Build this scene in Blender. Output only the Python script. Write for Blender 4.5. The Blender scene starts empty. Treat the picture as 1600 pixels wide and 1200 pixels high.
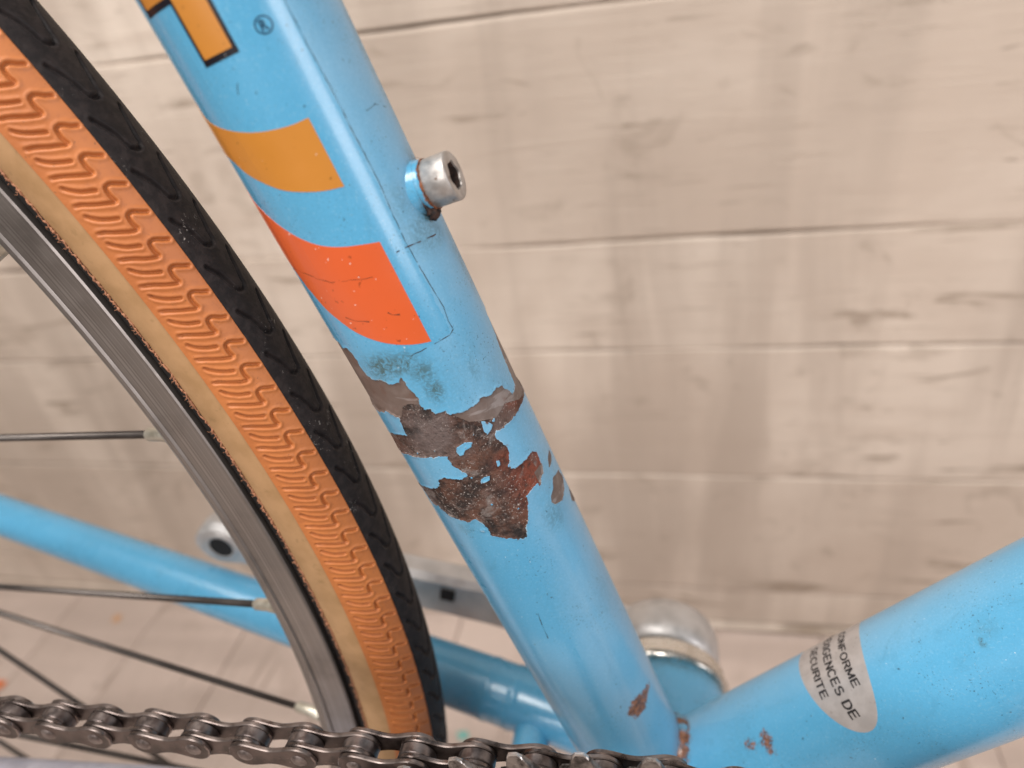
import bpy, bmesh, math, random
import numpy as np
from mathutils import Vector, Matrix
random.seed(7); rng = np.random.default_rng(7)
S = bpy.context.scene
col = S.collection

# ------------------------------------------------------------------ camera
CAM = np.array([6.084, -119.965, 226.203])          # millimetres, bottom bracket at the origin
RT = Vector((0.97544699, 0.17961514, -0.12744242)); UP = Vector((0.00851894, 0.54746176, 0.83678734)); FW = Vector((-0.22006953, 0.81732736, -0.5324898))
cd = bpy.data.cameras.new('camera'); cam = bpy.data.objects.new('camera', cd); col.objects.link(cam)
M = Matrix((RT, UP, -FW)).transposed().to_4x4(); M.translation = Vector(CAM) * .001
cam.matrix_world = M
cd.sensor_width = 36; cd.lens = 1149.996 / 1600 * 36
cd.clip_start = .005; cd.clip_end = 20
cd.dof.use_dof = True; cd.dof.focus_distance = .143; cd.dof.aperture_fstop = 11.0; cd.dof.aperture_blades = 0
S.camera = cam
# ------------------------------------------------------------------ room light
w = bpy.data.worlds.new('World'); S.world = w; w.use_nodes = True
w.node_tree.nodes['Background'].inputs[0].default_value = (1.0, .955, .92, 1)
w.node_tree.nodes['Background'].inputs[1].default_value = .18
def area(name, loc, target, sx, sy, power, colr):
    l = bpy.data.lights.new(name, 'AREA'); l.shape = 'RECTANGLE'; l.size = sx; l.size_y = sy; l.energy = power; l.color = colr
    o = bpy.data.objects.new(name, l); col.objects.link(o); o.location = loc
    o.rotation_euler = (Vector(target) - Vector(loc)).to_track_quat('-Z', 'Y').to_euler(); return o
area('ceiling_softbox', (-.30, -.34, 1.2), (-.08, .10, 0), .8, .5, 18.5, (1, .95, .895))
area('frontal_light', (-.34, -1.0, .62), (-.02, .05, .06), .32, .5, 5.6, (1, .96, .93))  # soft frontal lamp, added for the wall shadow beside the seat tube
area('front_softbox', (1.15, -.62, .55), (-.05, .05, .08), .4, .9, 8.5, (1, .96, .97))
S.view_settings.view_transform = 'Standard'; S.view_settings.look = 'None'
S.view_settings.exposure = 0; S.view_settings.gamma = 1
S.render.engine = 'CYCLES'; S.render.resolution_x = 1024; S.render.resolution_y = 768

# ------------------------------------------------------------------ helpers
AX, AZ = -397.734, 67.239            # rear axle
Y0, RC, RT_ = -1.977, 325.73, 12.15  # tyre centre plane, ring radius, section radius
FLOOR, WALL = -270.6, 285.
def tag(o, label=None, cat=None, group=None, kind=None):
    for k, v in (('label', label), ('category', cat), ('group', group), ('kind', kind)):
        if v: o[k] = v
    return o
BASE = np.array([AX, 0, FLOOR])
bike = bpy.data.objects.new('bicycle', None); col.objects.link(bike); bike.location = BASE * .001
tag(bike, 'sky blue bicycle with flaking paint and orange walled tyre against whitewashed boards', 'bicycle')
def mesh(name, V, F, mats, attrs=None, midx=None, smooth=True):
    me = bpy.data.meshes.new(name)
    V = np.asarray(V, float) * .001
    if isinstance(F, np.ndarray) and F.ndim == 2:
        n, k = F.shape
        me.vertices.add(len(V)); me.vertices.foreach_set('co', V.astype(np.float32).ravel())
        me.loops.add(n * k); me.loops.foreach_set('vertex_index', F.astype(np.int32).ravel())
        me.polygons.add(n); me.polygons.foreach_set('loop_start', (np.arange(n) * k).astype(np.int32))
        me.update(calc_edges=True); me.validate()
    else:
        me.from_pydata([tuple(v) for v in V], [], [tuple(int(i) for i in f) for f in F])
    for m in (mats if isinstance(mats, (list, tuple)) else [mats]): me.materials.append(m)
    if midx is not None: me.polygons.foreach_set('material_index', np.asarray(midx, np.int32))
    me.polygons.foreach_set('use_smooth', np.full(len(me.polygons), smooth))
    for k, v in (attrs or {}).items():
        a = me.attributes.new(k, 'FLOAT', 'POINT'); a.data.foreach_set('value', np.asarray(v, np.float32))
    return me
def obj(name, V, F, mats, parent=None, base=BASE, **kw):
    o = bpy.data.objects.new(name, mesh(name, np.asarray(V, float) - base, F, mats, **kw)); col.objects.link(o)
    if parent is not None: o.parent = parent
    else: o.location = base * .001
    return o
def sharpen(o, deg=35):
    me = o.data; bm = bmesh.new(); bm.from_mesh(me)
    bmesh.ops.recalc_face_normals(bm, faces=bm.faces)
    for e in bm.edges:
        e.smooth = not (len(e.link_faces) == 2 and e.calc_face_angle(0) > math.radians(deg))
    bm.to_mesh(me); bm.free(); return o
def grid_faces(nu, nv, wrapu=False):
    i, j = np.meshgrid(np.arange(nu if wrapu else nu - 1), np.arange(nv - 1), indexing='ij')
    a = i * nv + j; b = ((i + 1) % nu) * nv + j
    return np.stack([a, b, b + 1, a + 1], -1).reshape(-1, 4)
def sweep(P, R, n=32, cap=True, up=(0, 1, .01)):
    """tube along the polyline P with a radius per point"""
    P = np.asarray(P, float); R = np.broadcast_to(np.asarray(R, float), (len(P),))
    T = np.gradient(P, axis=0); T /= np.linalg.norm(T, axis=1)[:, None]
    u = np.cross(T, np.array(up, float)); u /= np.linalg.norm(u, axis=1)[:, None]; v = np.cross(T, u)
    th = np.linspace(0, 2 * np.pi, n, endpoint=False)
    V = (P[:, None] + R[:, None, None] * (np.cos(th)[None, :, None] * u[:, None] + np.sin(th)[None, :, None] * v[:, None])).reshape(-1, 3)
    F = []
    for i in range(len(P) - 1):
        for j in range(n):
            a, b = i * n + j, i * n + (j + 1) % n; F.append((a, b, b + n, a + n))
    if cap: F += [tuple(range(n))[::-1], tuple(range((len(P) - 1) * n, len(P) * n))]
    return V, F
def lathe(prof, O, A, U, n=48, a0=0, a1=360, closed=False):
    """profile [(radius, along axis)] turned about axis A through O"""
    A = np.asarray(A, float); A /= np.linalg.norm(A); U = np.asarray(U, float); U = U - A * (U @ A); U /= np.linalg.norm(U); W = np.cross(A, U)
    full = abs(a1 - a0) >= 360; m = len(prof)
    th = np.radians(np.linspace(a0, a1, n, endpoint=not full)); p = np.asarray(prof, float)
    V = (np.asarray(O, float) + p[None, :, 1, None] * A + p[None, :, 0, None] * (np.cos(th)[:, None, None] * U + np.sin(th)[:, None, None] * W)).reshape(-1, 3)
    return V, grid_faces(n, m, full)
def join(*parts):
    V, F, k = [], [], 0
    for v, f in parts:
        V.append(np.asarray(v, float)); F += [tuple(int(i) + k for i in q) for q in f]; k += len(v)
    return np.concatenate(V), F
def box(x0, x1, y0, y1, z0, z1, b=0.):
    bm = bmesh.new(); bmesh.ops.create_cube(bm, size=1)
    for v in bm.verts: v.co = Vector(((x0 + x1) / 2 + v.co.x * (x1 - x0), (y0 + y1) / 2 + v.co.y * (y1 - y0), (z0 + z1) / 2 + v.co.z * (z1 - z0)))
    if b: bmesh.ops.bevel(bm, geom=bm.edges[:], offset=b, segments=2, affect='EDGES', profile=.6)
    bm.verts.index_update(); V = [tuple(v.co) for v in bm.verts]; F = [[v.index for v in f.verts] for f in bm.faces]; bm.free(); return np.array(V), F
def vnoise(x, seed=0, per=None):
    """smooth 1-D value noise"""
    r = np.random.default_rng(seed).uniform(-1, 1, 4096); i = np.floor(x).astype(int); f = x - i; f = f * f * (3 - 2 * f)
    a = r[(i % per if per else i) % 4096]; b = r[((i + 1) % per if per else i + 1) % 4096]; return a + (b - a) * f
def noise2(x, y, seed=0):
    r = np.random.default_rng(seed).uniform(-1, 1, (256, 256)); i = np.floor(x).astype(int); j = np.floor(y).astype(int); f = x - i; g = y - j
    f = f * f * (3 - 2 * f); g = g * g * (3 - 2 * g); R = lambda a, b: r[a % 256, b % 256]
    return (R(i, j) * (1 - f) + R(i + 1, j) * f) * (1 - g) + (R(i, j + 1) * (1 - f) + R(i + 1, j + 1) * f) * g
def inside(P, x, y):
    P = np.asarray(P); c = np.zeros(x.shape, bool); n = len(P)
    for k in range(n):
        x0, y0 = P[k]; x1, y1 = P[(k + 1) % n]
        if y0 == y1: continue
        c ^= ((y0 > y) != (y1 > y)) & (x < (x1 - x0) * (y - y0) / (y1 - y0) + x0)
    return c
def near(P, x, y, closed=True):
    """distance and nearest point of a polyline"""
    P = np.asarray(P); n = len(P); D = np.full(x.shape, 1e9); NX = x.copy(); NY = y.copy()
    for k in range(n if closed else n - 1):
        a = P[k]; d = P[(k + 1) % n] - a; L = d @ d
        if L == 0: continue
        t = np.clip(((x - a[0]) * d[0] + (y - a[1]) * d[1]) / L, 0, 1); qx = a[0] + t * d[0]; qy = a[1] + t * d[1]
        e = np.hypot(x - qx, y - qy); m = e < D; D = np.where(m, e, D); NX = np.where(m, qx, NX); NY = np.where(m, qy, NY)
    return D, NX, NY

# ------------------------------------------------------------------ materials
class NT:
    def __init__(s, name):
        s.m = bpy.data.materials.new(name); s.m.use_nodes = True; s.t = s.m.node_tree; s.b = s.t.nodes['Principled BSDF']; s.co = None
    def n(s, typ, **kw):
        q = s.t.nodes.new(typ)
        for k, v in kw.items(): setattr(q, k, v)
        return q
    def put(s, sock, v):
        if isinstance(v, bpy.types.NodeSocket): s.t.links.new(v, sock)
        elif v is not None:
            if isinstance(v, tuple) and len(v) == 3 and sock.type == 'RGBA': v = v + (1,)
            sock.default_value = v
    def obj(s):
        if s.co is None: s.co = s.n('ShaderNodeTexCoord').outputs['Object']
        return s.co
    def scaled(s, v, sc):
        q = s.n('ShaderNodeVectorMath', operation='MULTIPLY'); s.put(q.inputs[0], v); q.inputs[1].default_value = sc; return q.outputs[0]
    def noise(s, scale, vec=None, detail=4, rough=.55, dist=0):
        q = s.n('ShaderNodeTexNoise'); s.put(q.inputs['Vector'], vec or s.obj()); q.inputs['Scale'].default_value = scale
        q.inputs['Detail'].default_value = detail; q.inputs['Roughness'].default_value = rough; q.inputs['Distortion'].default_value = dist; return q.outputs['Fac']
    def ramp(s, v, a, b, lo=0., hi=1.):
        q = s.n('ShaderNodeMapRange', interpolation_type='SMOOTHSTEP'); s.put(q.inputs[0], v)
        for i, x in enumerate((a, b, lo, hi)): q.inputs[i + 1].default_value = x
        return q.outputs[0]
    def math(s, op, a, b=None, clamp=False):
        q = s.n('ShaderNodeMath', operation=op); q.use_clamp = clamp; s.put(q.inputs[0], a); s.put(q.inputs[1], b); return q.outputs[0]
    def mix(s, f, a, b, mode='MIX'):
        q = s.n('ShaderNodeMix', data_type='RGBA', blend_type=mode); s.put(q.inputs[0], f); s.put(q.inputs[6], a); s.put(q.inputs[7], b); return q.outputs[2]
    def attr(s, name): return s.n('ShaderNodeAttribute', attribute_name=name).outputs['Fac']
    def bump(s, h, dist, strength=1.):
        q = s.n('ShaderNodeBump'); s.put(q.inputs['Height'], h); q.inputs['Distance'].default_value = dist; q.inputs['Strength'].default_value = strength
        s.put(s.b.inputs['Normal'], q.outputs[0])
    def set(s, **kw):
        for k, v in kw.items(): s.put(s.b.inputs[k.replace('_', ' ')], v)
        return s.m
def paint_mat(name, c, specks=True):
    t = NT(name); base = t.mix(t.ramp(t.noise(35), .3, .7), c, tuple(x * .93 for x in c))
    g = t.attr('grime'); ru = t.attr('rust'); ed = t.attr('edge')
    # pale chalky paint along the flaked rim
    base = t.mix(t.math('MULTIPLY', ed, t.ramp(t.noise(600, detail=3), .46, .62)), base, (.50, .62, .68))
    ch = t.attr('paleness'); base = t.mix(t.math('MULTIPLY', ch, t.ramp(t.noise(55, detail=5),   .25, .7, .10, .34)), base, (.38, .55, .69))
    base = t.mix(t.ramp(t.noise(2600, detail=3, rough=.7), .35, .65, 0, .16), base, tuple(x * .55 for x in c)); base = t.mix(t.ramp(t.noise(1900, detail=2), .56, .72, 0, .20), base, (.34, .58, .72))
    base = t.mix(t.math('MULTIPLY', t.ramp(t.noise(140, t.scaled(t.obj(), (1, 1, .35)), detail=7, rough=.72, dist=.8), .54, .70), .20), base, (.05, .17, .26))
    # fine specks of dirt
    s1 = t.ramp(t.noise(1050, detail=3, rough=.5), .70, .75); s2 = t.ramp(t.noise(2300, detail=2), .62, .70)
    s3 = t.math('MULTIPLY', s2, t.math('ADD', t.ramp(t.noise(75, detail=4), .50, .66), t.math('MULTIPLY', g, .8), True)); sp = t.math('MAXIMUM', t.math('MULTIPLY', s1, .8), t.math('MULTIPLY', s3, .75))
    base = t.mix(sp, base, (.035, .075, .10))
    lt = t.math('MULTIPLY', t.ramp(t.noise(1100, t.scaled(t.obj(), (1, 1.3, .8)), detail=2), .745, .78), .55); base = t.mix(lt, base, (.66, .75, .8))
    # smudges and grime with scratchy structure
    gn = t.ramp(t.noise(800, detail=6, rough=.7, dist=1.5), .36, .62); gf = t.math('MULTIPLY', g, t.math('ADD', t.math('MULTIPLY', gn, .85), .18), True)
    base = t.mix(gf, base, (.042, .080, .066))
    rf = t.math('MULTIPLY', ru, 1.0); rf = t.ramp(t.math('ADD', rf, t.math('MULTIPLY', t.math('SUBTRACT', t.noise(650, detail=7, rough=.78), .5), 1.7)), .40, .66)
    rf = t.math('MULTIPLY', rf, t.ramp(ru, .02, .2)); rc = t.mix(t.ramp(t.noise(900, detail=5, rough=.7), .38, .64), (.075, .035, .024), (.30, .115, .05)); base = t.mix(rf, base, rc)
    rough = t.math('ADD', t.math('MULTIPLY', t.math('MAXIMUM', rf, gf), .35), t.math('ADD', t.math('MULTIPLY', ch, .12), t.ramp(t.noise(90), .3, .7, .24, .34)))
    t.bump(t.math('ADD', t.math('MULTIPLY', t.noise(260, detail=3), .5), t.math('MULTIPLY', sp, .12)), .00016, .35)
    return t.set(Base_Color=base, Roughness=rough, Coat_Weight=.5, Coat_Roughness=.14, IOR=1.5)
BLUE = (.102, .388, .630)
M_paint = paint_mat('sky_blue_paint', BLUE)
def decal_mat(name, c):
    t = NT(name); b = t.mix(t.ramp(t.noise(40), .3, .7), c, tuple(x * .92 for x in c))
    b = t.mix(t.math('MULTIPLY', t.ramp(t.noise(900, detail=2), .69, .74), .6), b, tuple(x * .25 for x in c))
    b = t.mix(t.math('MULTIPLY', t.ramp(t.noise(1300, detail=1), .76, .79), .7), b, (.8, .75, .7))
    t.bump(t.noise(260, detail=3), .00012, .3)
    return t.set(Base_Color=b, Roughness=t.ramp(t.noise(90), .3, .7, .28, .38), Coat_Weight=.35, Coat_Roughness=.12)
M_mustard = decal_mat('mustard_film', (.56, .225, .034)); M_orange = decal_mat('orange_film', (.68, .115, .030)); M_black = decal_mat('black_film', (.006, .005, .010)); M_black.node_tree.nodes['Principled BSDF'].inputs['Coat Weight'].default_value = .1
M_ink = decal_mat('navy_ink', (.012, .05, .10))
def flat(name, c, rough=.5, metal=0., **kw):
    t = NT(name); return t.set(Base_Color=t.mix(t.ramp(t.noise(300), .35, .65), c, tuple(x * .78 for x in c)), Roughness=rough, Metallic=metal, **kw)
def bare_mat():
    t = NT('bare_rusty_steel'); pr = t.attr('primer'); n1 = t.noise(190, detail=8, rough=.68); n2 = t.noise(700, detail=5, rough=.7)
    rust = t.mix(t.ramp(n1, .36, .62), (.020, .014, .013), (.135, .058, .036)); rust = t.mix(t.math('MULTIPLY', t.ramp(n2, .5, .7), .5), rust, (.20, .135, .11))
    rust = t.mix(t.math('MULTIPLY', t.ramp(t.noise(95, detail=3), .48, .66), .75), rust, (.155, .125, .12))
    rust = t.mix(t.math('MULTIPLY', t.attr('red'), t.ramp(n2, .25, .55)), rust, (.22, .052, .026)); rust = t.mix(t.ramp(t.noise(330, detail=6, rough=.7), .56, .66, 0, .7), rust, (.018, .011, .010)); rust = t.mix(t.ramp(t.noise(230, detail=5, rough=.7, dist=.6), .57, .68, 0, .7), rust, (.24, .205, .19))
    rust = t.mix(t.math('MULTIPLY', t.ramp(t.noise(2000, detail=4, rough=.7), .58, .68), t.ramp(t.noise(160, detail=3), .38, .58)), rust, (.58, .52, .48)); rust = t.mix(t.ramp(t.noise(1000, detail=5, rough=.75, dist=1.), .69, .74), rust, (.66, .60, .55))
    prim = t.mix(t.ramp(t.noise(260, detail=4), .4, .65), (.155, .112, .095), (.205, .158, .14))
    prim = t.mix(t.math('MULTIPLY', t.ramp(t.noise(120, t.scaled(t.obj(), (.6, 1, 3.2)), detail=3), .60, .66), .5), prim, (.36, .32, .31))
    prim = t.mix(t.math('MULTIPLY', t.ramp(t.noise(420), .55, .7), .4), prim, (.13, .055, .035))
    f = t.ramp(t.math('ADD', pr, t.math('MULTIPLY', t.math('SUBTRACT', t.noise(380, detail=5), .5), .9)), .42, .58)
    base = t.mix(f, rust, prim)
    t.bump(t.math('MULTIPLY', t.math('ADD', n2, t.math('MULTIPLY', n1, 1.5)), t.math('SUBTRACT', 1.15, f)), .0007, .9)
    return t.set(Base_Color=base, Roughness=t.math('SUBTRACT', .66, t.math('MULTIPLY', f, .2)), Metallic=.12, Specular_IOR_Level=.5)
M_bare = bare_mat()
def rubber_orange():
    t = NT('orange_rubber'); b = t.mix(t.ramp(t.noise(60), .3, .7), (.515, .170, .046), (.445, .14, .037)); b = t.mix(t.math('MULTIPLY', t.ramp(t.noise(700, detail=5), .5, .72), .35), b, (.33, .105, .034))
    b = t.mix(t.math('MULTIPLY', t.ramp(t.noise(1500, detail=1), .73, .78), .6), b, (.2, .08, .03))
    t.bump(t.noise(1200, detail=4), .00008, .5); return t.set(Base_Color=b, Roughness=.52)
M_rub = rubber_orange()
def casing():
    t = NT('tan_casing'); b = t.mix(t.ramp(t.noise(150, detail=6), .35, .68), (.44, .255, .122), (.36, .205, .09)); b = t.mix(t.math('MULTIPLY', t.ramp(t.noise(420, detail=5), .6, .72), .35), b, (.22, .13, .05))
    t.bump(t.noise(1500, detail=3), .00006, .5); return t.set(Base_Color=b, Roughness=.6)
M_cas = casing()
def tread():
    t = NT('black_rubber'); b = t.mix(t.ramp(t.noise(500, detail=5), .4, .65), (.014, .0105, .0105), (.027, .020, .019))
    sp = t.math('MULTIPLY', t.ramp(t.noise(1900, t.scaled(t.obj(), (1, 1, .7)), detail=3, dist=1), .62, .70), t.ramp(t.noise(110, detail=3), .56, .68)); b = t.mix(t.math('MULTIPLY', sp, .8), b, (.42, .38, .35))
    t.bump(t.noise(1600, detail=4), .00012, .7); return t.set(Base_Color=b, Roughness=.6, Specular_IOR_Level=.24)
M_tread = tread(); M_bead = flat('dark_bead_rubber', (.012, .009, .008), .8); M_thread = flat('copper_thread', (.36, .16, .085), .7)
def alu(name, ca, cb, r0, r1, sc):
    t = NT(name); v = t.n('ShaderNodeVectorMath', operation='MULTIPLY'); t.put(v.inputs[0], t.obj()); v.inputs[1].default_value = (1, 0, 1)
    s = t.n('ShaderNodeVectorMath', operation='SUBTRACT'); t.t.links.new(v.outputs[0], s.inputs[0]); s.inputs[1].default_value = (0, 0, 0)
    L = t.n('ShaderNodeVectorMath', operation='LENGTH'); t.t.links.new(s.outputs[0], L.inputs[0])
    cx = t.n('ShaderNodeCombineXYZ'); t.put(cx.inputs[0], L.outputs['Value']); q = t.noise(sc, t.scaled(t.obj(), (.02, 1, .02)), 2)
    nn = t.n('ShaderNodeTexNoise'); t.put(nn.inputs['Vector'], cx.outputs[0]); nn.inputs['Scale'].default_value = sc; nn.inputs['Detail'].default_value = 4
    b = t.mix(t.ramp(nn.outputs['Fac'], .36, .64), ca, cb); b = t.mix(t.math('MULTIPLY', t.ramp(t.noise(70, detail=5), .5, .72), .4), b, tuple(x * .55 for x in ca))
    t.bump(nn.outputs['Fac'], .00012, .35); return t.set(Base_Color=b, Metallic=.8, Roughness=t.ramp(t.noise(200), .3, .7, r0, r1))
M_rim = alu('brushed_rim', (.21, .185, .17), (.315, .285, .265), .36, .48, 1500)
def worn(name, c, d, rough, metal, sc=300, fleck=None):
    t = NT(name); n = t.noise(sc, detail=7, rough=.65); b = t.mix(t.ramp(n, .36, .62), c, d)
    if fleck: b = t.mix(t.ramp(t.noise(900, detail=3), .66, .74), b, fleck)
    t.bump(n, .00012, .6); return t.set(Base_Color=b, Metallic=metal, Roughness=t.ramp(t.noise(sc * 2), .3, .7, rough - .08, rough + .1))
M_chain = worn('oily_chain_steel', (.036, .026, .023), (.125, .093, .084), .38, .85, 240, (.30, .235, .21)); M_edge = worn('worn_edge_highlight', (.105, .082, .074), (.27, .222, .203), .34, .9, 170); M_pin = worn('pin_steel', (.13, .105, .098), (.26, .215, .2), .4, .8, 420); M_roller = worn('chain_roller_steel', (.12, .097, .092), (.26, .218, .205), .36, .9, 240)  # plate edges lighter: highlight painted into the worn steel
M_ring = worn('worn_ring_steel', (.05, .042, .038), (.26, .225, .205), .42, .8, 330, (.5, .45, .42)); M_tip = worn('polished_tooth', (.35, .33, .32), (.62, .58, .56), .3, .9)
M_spoke = worn('spoke_steel', (.075, .065, .06), (.095, .083, .077), .34, .8, 40); M_nip = worn('nipple_brass_nickel', (.42, .38, .30), (.58, .54, .46), .36, .7)
M_alloy = worn('crank_alloy', (.46, .45, .445), (.58, .56, .55), .46, .6, 120); M_plated = worn('plated_stay', (.42, .42, .50), (.56, .56, .64), .38, .55, 90); M_chrome = worn('cup_steel', (.55, .52, .47), (.72, .69, .64), .22, .9, 120)
M_bolt = worn('bolt_steel', (.40, .37, .35), (.54, .51, .485), .46, .75, 420, (.22, .17, .14)); M_dark = flat('cavity_shade', (.006, .005, .005), .8)
M_rust = worn('rust_crust', (.055, .022, .013), (.24, .085, .035), .8, .0, 700); M_crud = worn('black_crud', (.012, .01, .01), (.07, .035, .025), .75, 0., 700)
M_sticker = None
def sticker():
    t = NT('silver_sticker'); b = t.mix(t.ramp(t.noise(260, detail=5), .35, .68), (.40, .365, .35), (.48, .44, .425)); b = t.mix(t.math('MULTIPLY', t.ramp(t.noise(800, detail=3), .64, .74), .4), b, (.24, .19, .17))
    t.bump(t.noise(500), .0001, .4); return t.set(Base_Color=b, Roughness=.42, Metallic=.25)
M_sticker = sticker(); M_text = flat('black_print', (.018, .015, .016), .5)
def board(name, ca, cb, cdk, axis):
    """whitewashed boards: worn paint, raised grain, stains, each board a little different"""
    t = NT(name); oi = t.n('ShaderNodeObjectInfo'); off = t.n('ShaderNodeVectorMath', operation='SCALE'); t.t.links.new(oi.outputs['Random'], off.inputs['Scale']); off.inputs[0].default_value = (3.1, 1.7, 2.3)
    ad = t.n('ShaderNodeVectorMath', operation='ADD'); t.t.links.new(t.obj(), ad.inputs[0]); t.t.links.new(off.outputs[0], ad.inputs[1]); P = ad.outputs[0]
    st = (1, 1, 9) if axis == 'x' else (9, 1, 1); st2 = (.35, 1, 2) if axis == 'x' else (2, .35, 1)
    g = t.noise(9, t.scaled(P, st), 8, .62, .6); g2 = t.noise(18, t.scaled(P, (1., 1, 22) if axis == 'x' else (22, 1., 1)), 8, .68, .4)
    b = t.mix(t.ramp(t.noise(5.5, P, 5, .55, .4), .34, .68), ca, cb)
    b = t.mix(t.math('MULTIPLY', t.ramp(g, .50, .72), .55), b, cb)
    b = t.mix(t.math('MULTIPLY', t.ramp(g2, .57, .70), t.math('MULTIPLY', t.ramp(t.noise(6, P, 3), .36, .60), .8)), b, cdk)
    b = t.mix(t.math('MULTIPLY', t.ramp(t.noise(26, t.scaled(P, st2), 6, .6, 1.0), .585, .68), .8), b, cdk)
    b = t.mix(t.math('MULTIPLY', t.ramp(t.noise(60, t.scaled(P, st2), 3), .69, .76), .65), b, tuple(x * .8 for x in cdk))
    sm = (7, 1, .9) if axis == 'x' else (.9, 7, 1); b = t.mix(t.math('MULTIPLY', t.ramp(t.noise(3.2, t.scaled(t.obj(), sm), 4, .55, .4), .42, .64), .7), b, tuple(x * .84 for x in cb))
    b = t.mix(t.math('MULTIPLY', t.ramp(t.noise(14, t.scaled(P, (1, 1, 1.6)), 5, .6, 2.2), .58, .69), .32), b, cdk)
    b = t.mix(t.math('MULTIPLY', oi.outputs['Random'], .16), b, cb)
    t.bump(t.math('ADD', g, t.math('MULTIPLY', g2, .6)), .0012, .5); return t.set(Base_Color=b, Roughness=.62)
M_wall = board('whitewashed_wall_board', (.68, .585, .50), (.53, .435, .36), (.235, .175, .125), 'x')
M_floor = board('whitewashed_floor_board', (.65, .54, .48), (.54, .44, .385), (.33, .255, .21), 'y')
M_gap = flat('dark_joint', (.34, .25, .185), .9)
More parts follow.
